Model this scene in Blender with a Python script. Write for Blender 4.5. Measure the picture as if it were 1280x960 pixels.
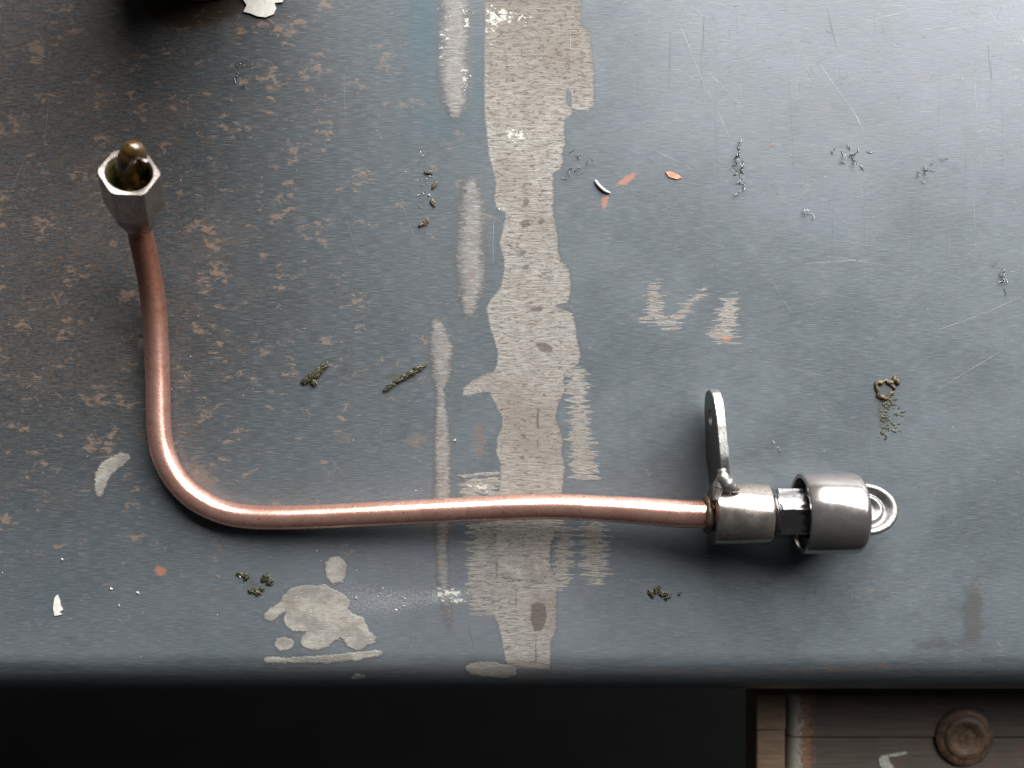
import bpy, bmesh, math, random
import numpy as np
from mathutils import Vector, Matrix, noise as mnoise

random.seed(7); np.random.seed(7)
for o in list(bpy.data.objects): bpy.data.objects.remove(o)
S = bpy.context.scene; COL = S.collection
R = math.radians

# ------------------------------------------------------------------ camera
CAM_H, F = 0.3125, 1250.0            # metres above the bench, focal length in photo pixels (1280 wide)
cd = bpy.data.cameras.new('camera'); cam = bpy.data.objects.new('camera', cd); COL.objects.link(cam)
cam.location = (0, 0, CAM_H); cam.rotation_euler = (0, 0, 0)
cd.sensor_width = 36; cd.lens = 36*F/1280; cd.clip_start = 0.01; cd.clip_end = 50
cd.dof.use_dof = True; cd.dof.focus_distance = CAM_H-0.006; cd.dof.aperture_fstop = 7.5
S.camera = cam
# ------------------------------------------------------------------ world, lamps, exposure
w = bpy.data.worlds.new('World'); S.world = w; w.use_nodes = True
bg = w.node_tree.nodes['Background']; bg.inputs[0].default_value = (0.92, 0.96, 1.0, 1); bg.inputs[1].default_value = 0.038
ld = bpy.data.lights.new('window_light', 'AREA'); ld.shape = 'RECTANGLE'; ld.size = 3.1; ld.size_y = 1.9
ld.energy = 315; ld.color = (1.0, 0.988, 0.975)
lo = bpy.data.objects.new('window_light', ld); COL.objects.link(lo)
lo.location = (0.95, 1.70, 1.27)
lo.rotation_euler = (Vector((0.15, 0.0, 0.05))-lo.location).to_track_quat('-Z', 'Y').to_euler()
S.view_settings.view_transform = 'Standard'; S.view_settings.look = 'None'
S.view_settings.exposure = 0.0; S.view_settings.gamma = 1.0
S.render.engine = 'CYCLES'

# ------------------------------------------------------------------ helpers
def P(px, py, z=0.0):                # photo measurement -> place at height z (metres)
    k = (CAM_H-z)/F
    return Vector(((px-640)*k, (480-py)*k, z))
MM = 0.001
def link(name, me, mat=None, parent=None, smooth=True):
    o = bpy.data.objects.new(name, me); COL.objects.link(o)
    if mat: me.materials.append(mat)
    if smooth:
        me.polygons.foreach_set('use_smooth', [True]*len(me.polygons))
    if parent: o.parent = parent
    return o
def from_bm(name, bm, mat=None, parent=None, smooth=True, angle=None):
    bmesh.ops.recalc_face_normals(bm, faces=bm.faces)
    if angle:
        for e in bm.edges:
            if len(e.link_faces) == 2 and e.calc_face_angle(0) > R(angle): e.smooth = False
    me = bpy.data.meshes.new(name); bm.to_mesh(me); bm.free()
    return link(name, me, mat, parent, smooth)
def tag(o, label=None, cat=None, group=None, kind=None):
    if label: o['label'] = label
    if cat: o['category'] = cat
    if group: o['group'] = group
    if kind: o['kind'] = kind
    return o
def empty(name, loc):
    o = bpy.data.objects.new(name, None); COL.objects.link(o); o.location = loc; o.empty_display_size = 0.01
    return o
def keep(o, parent):                 # parent while staying where it is built (world coordinates)
    o.parent = parent; o.matrix_parent_inverse = Matrix.Translation(parent.location).inverted()
    return o
def frame(axis, ref=Vector((0, 0, 1))):
    a = axis.normalized(); x = ref-a*ref.dot(a); x.normalize(); return x, a.cross(x), a
def lathe(bm, prof, org, axis, ref=Vector((0, 0, 1)), n=64, mod=None):
    x, y, a = frame(axis, ref); rings = []
    for (t, r) in prof:
        if r < 1e-7: rings.append([bm.verts.new(org+a*t)]); continue
        ring = []
        for i in range(n):
            th = 2*math.pi*i/n; rr = r*(mod(th, t) if mod else 1)
            ring.append(bm.verts.new(org+a*t+x*rr*math.cos(th)+y*rr*math.sin(th)))
        rings.append(ring)
    for A, B in zip(rings, rings[1:]):
        for i in range(n):
            j = (i+1) % n
            if len(A) == 1 and len(B) == 1: continue
            if len(A) == 1: bm.faces.new((A[0], B[i], B[j]))
            elif len(B) == 1: bm.faces.new((A[i], A[j], B[0]))
            else: bm.faces.new((A[i], A[j], B[j], B[i]))
def spline(pts, n=8):
    pts = [Vector(p) for p in pts]; q = [pts[0]*2-pts[1]]+pts+[pts[-1]*2-pts[-2]]; out = []
    for i in range(1, len(q)-2):
        p0, p1, p2, p3 = q[i-1:i+3]
        for k in range(n):
            t = k/n
            out.append(0.5*((2*p1)+(p2-p0)*t+(2*p0-5*p1+4*p2-p3)*t*t+(3*p1-p0-3*p2+p3)*t**3))
    out.append(q[-2]); return out
def sweep(bm, path, rad, n=24, cap=True, flat=1.0, uv=False):
    """rad: number or list; round rod along path"""
    t0 = (path[1]-path[0]).normalized(); x, y, _ = frame(t0, Vector((0.13, 0.21, 1)))
    rings = []
    for i, p in enumerate(path):
        t = (path[min(i+1, len(path)-1)]-path[max(i-1, 0)]).normalized()
        x = (x-t*x.dot(t)).normalized(); y = t.cross(x)
        r = rad[i] if isinstance(rad, (list, tuple)) else rad
        rings.append([bm.verts.new(p+x*r*flat*math.cos(2*math.pi*k/n)+y*r*math.sin(2*math.pi*k/n)) for k in range(n)])
    lay = bm.loops.layers.uv.new('UVMap') if uv else None; nr = len(rings)
    for i, (A, B) in enumerate(zip(rings, rings[1:])):
        for k in range(n):
            f = bm.faces.new((A[k], A[(k+1) % n], B[(k+1) % n], B[k]))
            if uv:
                for lp, q in zip(f.loops, ((i, k), (i, k+1), (i+1, k+1), (i+1, k))): lp[lay].uv = (q[0]/nr, q[1]/n)
    if cap:
        bm.faces.new(rings[0][::-1]); bm.faces.new(rings[-1])
def blob(bm, c, sx, sy, sz, seed=0, sub=2, amp=0.35, freq=1.6, rot=0):
    res = bmesh.ops.create_icosphere(bm, subdivisions=sub, radius=1)
    cr, sr = math.cos(rot), math.sin(rot)
    for v in res['verts']:
        d = v.co.copy(); k = 1+amp*mnoise.noise(d*freq+Vector((seed*7.3, seed*3.1, seed)))
        x, y, z = d.x*k*sx, d.y*k*sy, d.z*k*sz
        v.co = Vector(c)+Vector((x*cr-y*sr, x*sr+y*cr, z))

# ------------------------------------------------------------------ node helpers
class NT:
    def __init__(s, name):
        s.m = bpy.data.materials.new(name); s.m.use_nodes = True; s.t = s.m.node_tree
        s.b = s.t.nodes['Principled BSDF']; s.out = s.t.nodes['Material Output']
    def n(s, typ, **kw):
        nd = s.t.nodes.new(typ)
        for k, v in kw.items(): setattr(nd, k, v)
        return nd
    def put(s, sock, v):
        if isinstance(v, bpy.types.NodeSocket): s.t.links.new(v, sock)
        else:
            if hasattr(sock.default_value, '__len__') and hasattr(v, '__len__') and len(sock.default_value) == 4 and len(v) == 3: v = (*v, 1)
            sock.default_value = v
    def obj(s, scale=(1, 1, 1)):
        c = s.n('ShaderNodeTexCoord').outputs['Object']; m = s.n('ShaderNodeVectorMath', operation='MULTIPLY')
        s.put(m.inputs[0], c); m.inputs[1].default_value = [k*1000 for k in scale]     # millimetres
        return m.outputs[0]
    def noise(s, vec, scale=1, detail=4, rough=0.55, dist=0, col=False):
        d = s.n('ShaderNodeTexNoise'); s.put(d.inputs['Vector'], vec); d.inputs['Scale'].default_value = scale
        d.inputs['Detail'].default_value = detail; d.inputs['Roughness'].default_value = rough; d.inputs['Distortion'].default_value = dist
        return d.outputs['Color' if col else 'Fac']
    def attr(s, name): return s.n('ShaderNodeAttribute', attribute_name=name).outputs['Fac']
    def ma(s, op, a, b=0.0, c=None, clamp=False):
        d = s.n('ShaderNodeMath', operation=op, use_clamp=clamp); s.put(d.inputs[0], a); s.put(d.inputs[1], b)
        if c is not None: s.put(d.inputs[2], c)
        return d.outputs[0]
    def step(s, v, a, b, o0=0.0, o1=1.0):
        d = s.n('ShaderNodeMapRange', interpolation_type='SMOOTHSTEP'); s.put(d.inputs[0], v)
        for i, q in enumerate((a, b, o0, o1)): s.put(d.inputs[i+1], q)
        return d.outputs[0]
    def mix(s, f, a, b):
        d = s.n('ShaderNodeMix', data_type='RGBA'); s.put(d.inputs[0], f); s.put(d.inputs[6], a); s.put(d.inputs[7], b)
        return d.outputs[2]
    def bump(s, h, strength=0.3, dist=0.0002, nrm=None):
        d = s.n('ShaderNodeBump'); d.inputs['Strength'].default_value = strength; d.inputs['Distance'].default_value = dist
        s.put(d.inputs['Height'], h)
        if nrm: s.put(d.inputs['Normal'], nrm)
        return d.outputs[0]
    def set(s, **kw):
        al = dict(base='Base Color', metal='Metallic', rough='Roughness', spec='Specular IOR Level', nrm='Normal', coat='Coat Weight', tan='Tangent',
                  coat_r='Coat Roughness', aniso='Anisotropic', trans='Transmission Weight')
        for k, v in kw.items(): s.put(s.b.inputs[al[k]], v)
        return s.m

# ================================================================== WORKBENCH TOP
# outlines of the marks, measured in photo pixels on the plane of the bench
bare_main = [(606,0),(607,26),(606,60),(606,131),(611,193),(617,215),(620,228),(619,250),(621,260),(631,266),(632,272),(628,290),(625,302),(628,312),(631,325),
 (629,345),(625,362),(613,374),(609,385),(612,405),(617,420),(622,440),(622,455),(617,466),(603,470),(592,475),(580,484),(578,494),(588,494),(604,489),(612,490),
 (620,505),(628,522),(627,536),(621,548),(621,565),(626,580),(626,600),(622,622),(620,655),(621,700),(620,740),(618,768),(624,783),(630,812),(634,836),
 (687,836),(689,800),(694,788),(695,762),(696,740),(697,727),(690,714),(686,700),(689,680),(695,664),(704,655),(706,640),(702,615),(706,585),(702,568),
 (703,550),(699,535),(694,520),(698,503),(706,488),(704,475),(705,467),(722,455),(725,445),(722,428),(719,405),(716,391),(704,387),(694,384),(696,380),
 (710,377),(713,360),(711,338),(702,326),(697,314),(698,297),(694,280),(690,262),(692,240),(691,216),(699,212),(703,204),(702,193),(706,180),(705,160),(706,149),
 (715,141),(714,136),(708,132),(707,112),(711,108),(715,118),(716,135),(722,137),(736,137),(742,130),(742,110),(741,80),(736,40),(726,30),(725,0)]
polys = {
 'bare': [bare_main],
 'comb': [[(888,424),(892,410),(898,395),(901,385),(911,374),(920,372),(919,400),(918,428),(905,429)],
   [(811,356),(822,354),(825,372),(826,390),(832,398),(842,394),(852,384),(862,374),(878,364),(866,382),(854,396),(846,408),(830,408),(814,404),(805,400),(810,380)],
   [(709,458),(730,462),(733,500),(736,540),(741,552),(746,598),(716,598),(712,575),(712,520)],
   [(587,652),(622,650),(622,768),(590,766),(585,740),(586,700)], [(580,596),(622,590),(622,622),(576,626)],
   [(728,654),(754,652),(757,690),(758,722),(750,730),(735,730),(728,715)], [(700,655),(712,662),(714,690),(711,722),(703,737),(690,735),(694,700)]],
 'patch': [[(353,745),(362,737),(378,731),(396,733),(406,730),(412,735),(420,738),(432,745),(437,752),(434,762),(442,768),(454,772),(458,782),(462,790),(470,797),
     (468,804),(460,806),(452,812),(444,813),(434,808),(430,800),(424,798),(416,803),(408,809),(396,813),(384,811),(375,805),(377,797),(384,790),(376,789),(366,789),(358,783),(354,775),
     (357,766),(352,766),(346,773),(338,777),(331,775),(329,768),(336,762),(345,757),(350,752)],
   [(406,704),(414,697),(424,696),(432,703),(433,716),(428,728),(416,730),(408,722)],
   [(439,845),(446,842),(455,844),(456,848),(447,850),(440,849)],
   [(342,806),(346,798),(356,796),(366,800),(368,806),(360,812),(350,814)],
   [(329,824),(334,821),(360,822),(400,820),(440,816),(470,813),(482,816),(474,820),(450,825),(410,829),(360,829),(334,829)],
   [(118,610),(119,592),(127,578),(138,572),(150,566),(160,567),(163,574),(155,580),(145,588),(137,596),(132,607),(127,620),(121,622)],
   [(580,836),(586,830),(600,828),(618,828),(634,832),(645,834),(646,844),(630,848),(606,846),(588,843)],
   [(622,700),(632,694),(644,698),(664,695),(678,698),(688,706),(684,716),(676,728),(668,726),(660,726),(646,724),(632,722),(622,716)]],
 'dark': [[(664,756),(672,752),(682,756),(684,772),(678,788),(668,790),(663,776)], [(668,428),(682,428),(692,434),(690,440),(676,440)],
   [(654,250),(663,248),(660,256),(654,258)],[(646,318),(654,312),(660,314),(654,320)], [(648,278),(660,274),(664,282),(654,286)], [(672,276),(680,272),(682,278),(674,280)], [(654,332),(662,330),(660,338),(652,337)], [(632,306),(640,304),(640,310)], [(664,384),(680,382),(676,390),(662,388)], [(648,545),(656,541),(658,548)], [(648,572),(655,568),(656,576)], [(671,510),(674,509),(674,536),(671,536)]],
 'white': [[(576,12),(588,10),(590,28),(588,40),(578,38)], [(548,40),(560,36),(562,52),(550,54)], [(546,64),(554,60),(558,80),(552,84)],
   [(574,84),(588,80),(588,104),(580,118),(576,100)], [(606,6),(640,10),(666,24),(662,32),(640,28),(622,34),(616,60),(608,56)], [(628,160),(650,158),(664,168),(656,178),(634,178)],
   [(546,6),(556,6),(554,12),(548,12)], [(558,22),(564,20),(563,30),(558,32)],
   [(541,737),(552,733),(570,733),(584,743),(586,752),(572,753),(556,752),(543,752)], [(584,604),(612,602),(612,614),(590,616)]],
 'orange': [[(770,232),(780,220),(796,215),(794,222),(782,232)], [(752,250),(757,242),(762,246),(757,262),(753,260)], [(192,712),(200,706),(209,711),(206,719),(196,719)],
   [(903,420),(914,419),(914,427),(904,427)]],
 'oil': [[(190,-40),(312,-40),(306,6),(290,22),(262,30),(230,36),(196,28),(176,10)]],  # soft shadow at the top edge, painted as a dark film
}
soft_strips = [   # ground-down weld beads: centre line (x, y, half width, strength)
 [(568,-20,20,.8),(568,30,20,.85),(567,90,20,.9),(568,125,17,1),(569,143,9,.9)],
 [(589,226,10,.7),(590,260,19,.8),(588,320,20,.9),(589,365,17,1),(586,390,8,.9)],
 [(546,400,9,.8),(552,430,15,1),(552,465,14,1),(550,488,6,.8),(552,520,9,1),(553,560,11,1),(553,620,11,1),(553,680,10,.8),(554,725,9,.7),(560,775,9,.35),(562,790,4,.1)]]
soft_blobs = {    # x, y, rx, ry, strength
 'brown': [(250,600,34,44,1),(335,95,22,50,.8),(130,580,60,26,.35),(1210,500,26,70,.5),(280,655,50,16,.9),(520,550,26,14,1),(600,540,20,22,.9),(430,545,24,20,.8),(600,565,16,14,.8),
   (300,690,60,16,.6),(524,660,22,24,.9),(565,662,14,20,.7),(460,760,30,26,.3),(862,840,200,6,.8),(1090,834,120,8,.9),(70,90,30,50,.5),(1220,735,10,24,.7),(1180,765,16,10,.6),
   (975,295,14,18,.5),(962,255,24,10,.6),(1068,535,9,18,.8),(660,850,26,16,1),(548,695,14,30,.8),(880,288,16,12,.5),(760,280,24,50,.4),(430,370,80,60,.5),(130,260,130,70,.5),(960,690,120,10,.3)],
 'smudge': [(505,472,34,9,.9),(394,468,12,9,.7),(1104,520,9,26,1.3),(318,730,24,14,.6),(1106,487,22,18,.7),(1215,770,18,46,1),(1170,805,40,12,.8),(110,805,40,20,.5),(970,735,120,14,.25),(965,240,30,20,.4),(1225,480,18,60,.4),(175,810,12,14,-.4)],
 'heat': [(530,70,24,90,1),(600,110,14,60,.9),(560,150,34,24,.7),(530,0,30,60,.9)],
 'worn': [(1170,30,430,250,1),(570,745,300,120,1),(900,120,220,200,.35)],  # brushed steel made paler where the sheen falls, light put into colour
 'frost': [(500,750,60,26,1),(430,770,70,40,.5),(560,745,30,14,1),(430,730,40,40,.5),(590,720,30,60,.45)],
}
def build_bench(parent, mat):
    def geo(a, b, n, p=2.2): return [a+(b-a)*((i/n)**p) for i in range(1, n+1)]
    dx = 0.0005
    xs = list(np.arange(-0.172, 0.1721, dx)); xs = list(reversed(geo(-0.172, -0.62, 14)))+xs+geo(xs[-1], 0.9, 16)
    ys = list(reversed(geo(0.132, 1.0, 16)))+list(np.arange(0.132, -0.0838, -dx)); yc = -0.0838; rr = 0.0180; rz = 0.028
    prof = [(y, 0.0) for y in ys]+[(yc-rr*u, -rz*(1-math.sqrt(max(0, 1-u**2.0)))) for u in np.sin(np.linspace(0, math.pi/2, 44))]
    prof += [(yc-rr, -0.03), (yc-rr, -0.06), (yc-rr+0.02, -0.06), (1.0, -0.06)]
    arc = []; acc = 0     # running length, so marks flow round the edge
    X = np.array(xs); n, m = len(xs), len(prof)
    Yp = np.array([p[0] for p in prof]); Zp = np.array([p[1] for p in prof])
    gx = np.tile(X, m); gy = np.repeat(Yp, n); gz = np.repeat(Zp, n)
    px = 640+gx*F/(CAM_H-np.minimum(gz, 0)); py = 480-gy*F/(CAM_H-np.minimum(gz, 0))
    def sdf(poly, pad=18):
        V = np.array(poly, float); out = np.full(len(px), -pad, float)
        idx = np.where((px > V[:,0].min()-pad) & (px < V[:,0].max()+pad) & (py > V[:,1].min()-pad) & (py < V[:,1].max()+pad))[0]
        x, y = px[idx], py[idx]; d2 = np.full(len(idx), 1e9); ins = np.zeros(len(idx), bool)
        for (ax, ay), (bx, by) in zip(V, np.roll(V, -1, 0)):
            ex, ey = bx-ax, by-ay; t = np.clip(((x-ax)*ex+(y-ay)*ey)/(ex*ex+ey*ey+1e-9), 0, 1)
            d2 = np.minimum(d2, (x-ax-t*ex)**2+(y-ay-t*ey)**2)
            c = ((ay > y) != (by > y)) & (x < ex*(y-ay)/(ey if abs(ey) > 1e-9 else 1e-9)+ax); ins ^= c
        d = np.sqrt(d2); out[idx] = np.clip(np.where(ins, d, -d), -pad, pad); return out
    A = {}
    for k, L in polys.items():
        v = np.full(len(px), -18.0)
        for p in L: v = np.maximum(v, sdf(p))
        A['a_'+k] = v
    weld = np.zeros(len(px))
    for st in soft_strips:
        yy = [s[1] for s in st]; c = np.interp(py, yy, [s[0] for s in st]); hw = np.interp(py, yy, [s[2] for s in st])
        s_ = np.interp(py, yy, [s[3] for s in st])*np.clip((py-yy[0]+10)/16, 0, 1)*np.clip((yy[-1]+12-py)/16, 0, 1)
        u = np.abs(px-c)/hw; weld = np.maximum(weld, s_*np.clip(1.25-u, 0, 1))
    A['a_weld'] = weld
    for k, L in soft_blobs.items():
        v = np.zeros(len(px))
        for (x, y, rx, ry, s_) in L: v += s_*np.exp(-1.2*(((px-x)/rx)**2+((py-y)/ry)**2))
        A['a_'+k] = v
    # rust speck density: heavy on the left, thinning to the right; the painted shade follows it
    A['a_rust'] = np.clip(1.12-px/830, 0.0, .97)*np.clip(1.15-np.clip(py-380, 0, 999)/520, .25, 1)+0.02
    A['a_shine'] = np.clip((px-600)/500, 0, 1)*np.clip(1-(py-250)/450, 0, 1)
    gz = gz+np.where(gz > -0.0001, 0.00012*np.clip(weld, 0, 1)-0.00006*np.clip(A['a_bare']/3, 0, 1), 0)
    me = bpy.data.meshes.new('tabletop')
    nv = n*m; me.vertices.add(nv); me.vertices.foreach_set('co', np.stack([gx, gy, gz], 1).ravel())
    I = (np.arange(m-1)[:, None]*n+np.arange(n-1)[None]).ravel()
    q = np.stack([I, I+n, I+n+1, I+1], 1)
    me.loops.add(q.size); me.loops.foreach_set('vertex_index', q.ravel().astype(np.int32))
    me.polygons.add(len(q)); me.polygons.foreach_set('loop_start', (np.arange(len(q))*4).astype(np.int32))
    me.update(calc_edges=True)
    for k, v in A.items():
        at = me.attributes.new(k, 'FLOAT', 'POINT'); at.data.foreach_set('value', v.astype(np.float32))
    o = link('tabletop', me, mat); keep(o, parent)
    return o

def bench_material():
    s = NT('mill_scale_steel')
    M = s.obj()
    big = s.noise(s.obj((.022, .028, 1)), 1, 5, .6)
    mid = s.noise(s.obj((.12, .16, 1)), 1, 5, .65)
    brush = s.noise(s.obj((.22, 5.0, 1)), 1, 3, .6)          # fine horizontal brushing
    brush2 = s.noise(s.obj((.24, 1.9, 1)), 1, 6, .78, .4)
    fine = s.noise(M, 3.2, 3, .7)
    spk = s.noise(s.obj((.30, .58, 1)), 1, 7, .70, .5)
    clump = s.noise(s.obj((.09, .13, 1)), 1, 4, .6)
    # base steel
    c = s.mix(s.step(big, .35, .65), (.064, .078, .087), (.093, .109, .121))
    c = s.mix(s.step(mid, .45, .75, 0, .55), c, (.066, .074, .078))
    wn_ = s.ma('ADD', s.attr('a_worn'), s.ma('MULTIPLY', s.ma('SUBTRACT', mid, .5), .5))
    c = s.mix(s.step(wn_, .0, 1.1, 0, .38), c, (.172, .177, .200))  # wear and sheen lightened together in the base colour
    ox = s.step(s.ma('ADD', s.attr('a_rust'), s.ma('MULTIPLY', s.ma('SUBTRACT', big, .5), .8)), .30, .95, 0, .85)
    c = s.mix(ox, c, (.027, .031, .034))  # dark scale; the fading light to the left is painted into it
    cloud = s.step(s.ma('ADD', s.noise(s.obj((.05, .075, 1)), 1, 6, .7, .5), s.ma('MULTIPLY', s.ma('SUBTRACT', s.attr('a_rust'), 1.0), .25)), .45, .63, 0, .45)
    c = s.mix(cloud, c, (.080, .066, .051))
    c = s.mix(s.step(brush, .45, .7, 0, .35), c, (.20, .21, .22))
    heat = s.ma('MULTIPLY', s.attr('a_heat'), .32, clamp=True)
    c = s.mix(heat, c, (.035, .085, .105))
    # brown staining (soft, broken up by noise)
    br = s.step(s.ma('ADD', s.ma('MULTIPLY', s.attr('a_brown'), 1.15), s.ma('MULTIPLY', s.ma('SUBTRACT', spk, .5), 3.6)), .72, 1.2, 0, .85)
    c = s.mix(br, c, (.098, .076, .064))
    sm = s.step(s.ma('ADD', s.ma('MULTIPLY', s.attr('a_smudge'), .6), s.ma('MULTIPLY', s.ma('SUBTRACT', mid, .5), 1.2)), .2, .5, 0, .6)
    c = s.mix(sm, c, (.060, .060, .052))
    # rust specks
    rd = s.ma('ADD', spk, s.ma('ADD', s.ma('MULTIPLY', s.ma('SUBTRACT', clump, .5), .85), s.ma('MULTIPLY', s.ma('SUBTRACT', s.ma('MINIMUM', s.attr('a_rust'), .72), .9), .20)))
    rust = s.step(rd, .545, .66)
    c = s.mix(s.ma('MULTIPLY', rust, s.step(mid, .3, .6, .35, .85)), c, s.mix(s.step(fine, .4, .65), (.120, .074, .048), (.195, .135, .092)))
    r2 = s.step(s.ma('ADD', s.noise(s.obj((.75, 1.3, 1)), 1, 5, .7), s.ma('MULTIPLY', s.ma('SUBTRACT', s.attr('a_rust'), 1.0), .30)), .48, .58, 0, .7)
    c = s.mix(r2, c, (.112, .074, .050))
    # dark pin-specks
    dk = s.step(s.noise(M, 1.25, 4, .75), .70, .76)
    c = s.mix(s.ma('MULTIPLY', dk, .7), c, (.05, .045, .045))
    # frost: thin pale scuffing with the whitish sheen painted in
    fr = s.step(s.ma('ADD', s.ma('MULTIPLY', s.attr('a_frost'), .45), s.ma('MULTIPLY', s.ma('SUBTRACT', s.noise(M, 1.6, 6, .8), .5), 1.8)),   .30, .85, 0, .5)
    c = s.mix(fr, c, (.42, .43, .42))
    # ground-down weld beads
    wd = s.attr('a_weld'); wn = s.ma('ADD', wd, s.ma('ADD', s.ma('MULTIPLY', s.ma('SUBTRACT', s.noise(s.obj((.5, 1.5, 1)), 1, 6, .8), .5), 2.2), s.ma('MULTIPLY', s.ma('SUBTRACT', mid, .5), .9)))
    wm = s.step(wn, .25, .95, 0, .9)
    wrim = s.ma('MULTIPLY', s.step(wn, -.1, .3), s.step(wn, .3, .7, 1, 0))
    wrim = s.ma('MULTIPLY', wrim, s.step(wd, .0, .25))
    wm = s.ma('MULTIPLY', wm, s.step(wd, .0, .15))
    c = s.mix(s.ma('MULTIPLY', wrim, .45), c, (.080, .064, .054))
    wc = s.mix(s.step(brush2, .4, .65), (.150, .138, .125), (.275, .262, .25))
    wc = s.mix(s.step(spk, .52, .62, 0, .75), wc, (.165, .13, .11))
    c = s.mix(wm, c, wc)
    # bare ground strip
    edge = s.ma('ADD', s.ma('MULTIPLY', s.ma('SUBTRACT', s.noise(s.obj((.35, 3.2, 1)), 1, 4, .7), .5), 11.0), s.ma('MULTIPLY', s.ma('SUBTRACT', mid, .5), 5.0))
    bm_ = s.step(s.ma('ADD', s.attr('a_bare'), edge), -1.5, 1.5)
    wv = s.n('ShaderNodeTexWave', wave_type='BANDS', bands_direction='Y', wave_profile='SIN'); s.put(wv.inputs['Vector'], M)
    wv.inputs['Scale'].default_value = .155; wv.inputs['Distortion'].default_value = 5.0; wv.inputs['Detail'].default_value = 3; wv.inputs['Detail Scale'].default_value = .8
    comb_sd = s.ma('ADD', s.ma('ADD', s.attr('a_comb'), edge), s.ma('ADD', s.ma('MULTIPLY', s.ma('SUBTRACT', wv.outputs['Fac'], .5), 4.0), s.ma('MULTIPLY', s.ma('SUBTRACT', s.noise(s.obj((.07, 1.0, 1)), 1, 4, .6), .505), 60.0)))
    cm = s.ma('MULTIPLY', s.step(comb_sd, -.8, .8), .92)
    bc = s.mix(s.step(brush2, .36, .62), (.126, .116, .103), (.250, .237, .214))
    bc = s.mix(s.step(s.noise(s.obj((.2, 2.6, 1)), 1, 4, .7), .54, .68, 0, .6), bc, (.33, .325, .305))
    bc = s.mix(s.step(big, .48, .66, 0, .6), bc, (.135, .110, .090))
    sepb = s.n('ShaderNodeSeparateXYZ'); s.put(sepb.inputs[0], M)
    bc = s.mix(s.step(s.ma('ADD', sepb.outputs[1], s.ma('MULTIPLY', s.ma('SUBTRACT', mid, .5), 60.0)), 70.0, 120.0, 0, .65), bc, (.105, .085, .068))
    pit = s.step(s.noise(s.obj((.38, 1.05, 1)), 1, 7, .80), .535, .60)
    bc = s.mix(s.ma('MULTIPLY', pit, .75), bc, (.095, .068, .050))
    bare = s.ma('MAXIMUM', bm_, cm)
    rim = s.ma('MULTIPLY', s.step(s.ma('ADD', s.attr('a_bare'), edge), -3.5, -.3), s.ma('SUBTRACT', 1.0, bm_))
    c = s.mix(s.ma('MULTIPLY', rim, .55), c, (.06, .06, .06))
    c = s.mix(bare, c, bc)
    # smooth pale patches (old filler)
    pe = s.ma('ADD', s.attr('a_patch'), s.ma('MULTIPLY', s.ma('SUBTRACT', s.noise(M, .8, 5, .7), .5), 8.0))
    pm = s.step(pe, -1.4, 1.6)
    prim = s.ma('MULTIPLY', s.step(pe, -3.5, -.6), s.ma('SUBTRACT', 1.0, pm))
    c = s.mix(s.ma('MULTIPLY', prim, .35), c, (.055, .05, .045))
    pc = s.mix(s.step(mid, .38, .62), (.165, .155, .137), (.275, .262, .235))
    pc = s.mix(s.step(spk, .50, .60, 0, .6), pc, (.20, .155, .12))
    pc = s.mix(s.step(s.noise(M, 1.1, 5, .75), .60, .70, 0, .8), pc, (.48, .48, .45))
    pc = s.mix(s.ma('MULTIPLY', pit, .55), pc, (.115, .09, .07))
    c = s.mix(s.ma('MULTIPLY', pm, s.step(fine, .3, .6, .7, .95)), c, pc)
    # dark islands, orange primer, white paint flecks, painted shade at the top edge
    dm = s.step(s.ma('ADD', s.attr('a_dark'), s.ma('MULTIPLY', s.ma('SUBTRACT', fine, .5), 4.0)), -.6, 1.0, 0, .85)
    c = s.mix(dm, c, (.078, .066, .056))
    om = s.step(s.ma('ADD', s.attr('a_orange'), s.ma('MULTIPLY', s.ma('SUBTRACT', spk, .5), 14.0)), -.6, 2.0, 0, .7)
    c = s.mix(om, c, (.33, .14, .09))
    wf = s.step(s.ma('ADD', s.ma('MULTIPLY', s.attr('a_white'), .35), s.ma('MULTIPLY', s.ma('SUBTRACT', s.noise(s.obj((.55, .7, 1)), 1, 5, .75), .575), 26.0)), .2, .9)
    wf = s.ma('MULTIPLY', wf, s.step(s.attr('a_white'), -4, -1))
    c = s.mix(wf, c, (.40, .40, .365))
    oil = s.step(s.ma('ADD', s.attr('a_oil'), s.ma('MULTIPLY', s.ma('SUBTRACT', clump, .5), 10.0)), -9, 8)
    c = s.mix(s.ma('MULTIPLY', oil, .9), c, (.030, .018, .009))
    # surface response
    any_ = s.ma('MAXIMUM', bare, s.ma('MAXIMUM', pm, wf), clamp=True)
    metal = s.ma('MULTIPLY', s.ma('SUBTRACT', 1.0, s.ma('MAXIMUM', any_, s.ma('MAXIMUM', rust, br))), .24)
    metal = s.ma('ADD', metal, s.ma('MULTIPLY', bare, .25))
    rough = s.ma('ADD', s.ma('ADD', s.ma('MULTIPLY', brush, .25), .30), s.ma('MULTIPLY', s.ma('MAXIMUM', rust, br), .2))
    rough = s.ma('ADD', rough, s.ma('MULTIPLY', any_, .06))
    h = s.ma('ADD', s.ma('MULTIPLY', brush, .35), s.ma('MULTIPLY', fine, .25))
    h = s.ma('ADD', h, s.ma('MULTIPLY', rust, .25))
    h = s.ma('ADD', h, s.ma('MULTIPLY', any_, s.ma('MULTIPLY', brush2, 1.3)))
    h = s.ma('SUBTRACT', h, s.ma('MULTIPLY', bare, .6)); h = s.ma('ADD', h, s.ma('MULTIPLY', pm, .7)); h = s.ma('ADD', h, s.ma('MULTIPLY', wf, .8))
    h = s.ma('SUBTRACT', h, s.ma('MULTIPLY', s.ma('MULTIPLY', pit, bare), .8)); h = s.ma('ADD', h, s.ma('MULTIPLY', wm, s.ma('MULTIPLY', brush2, .5)))
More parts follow.
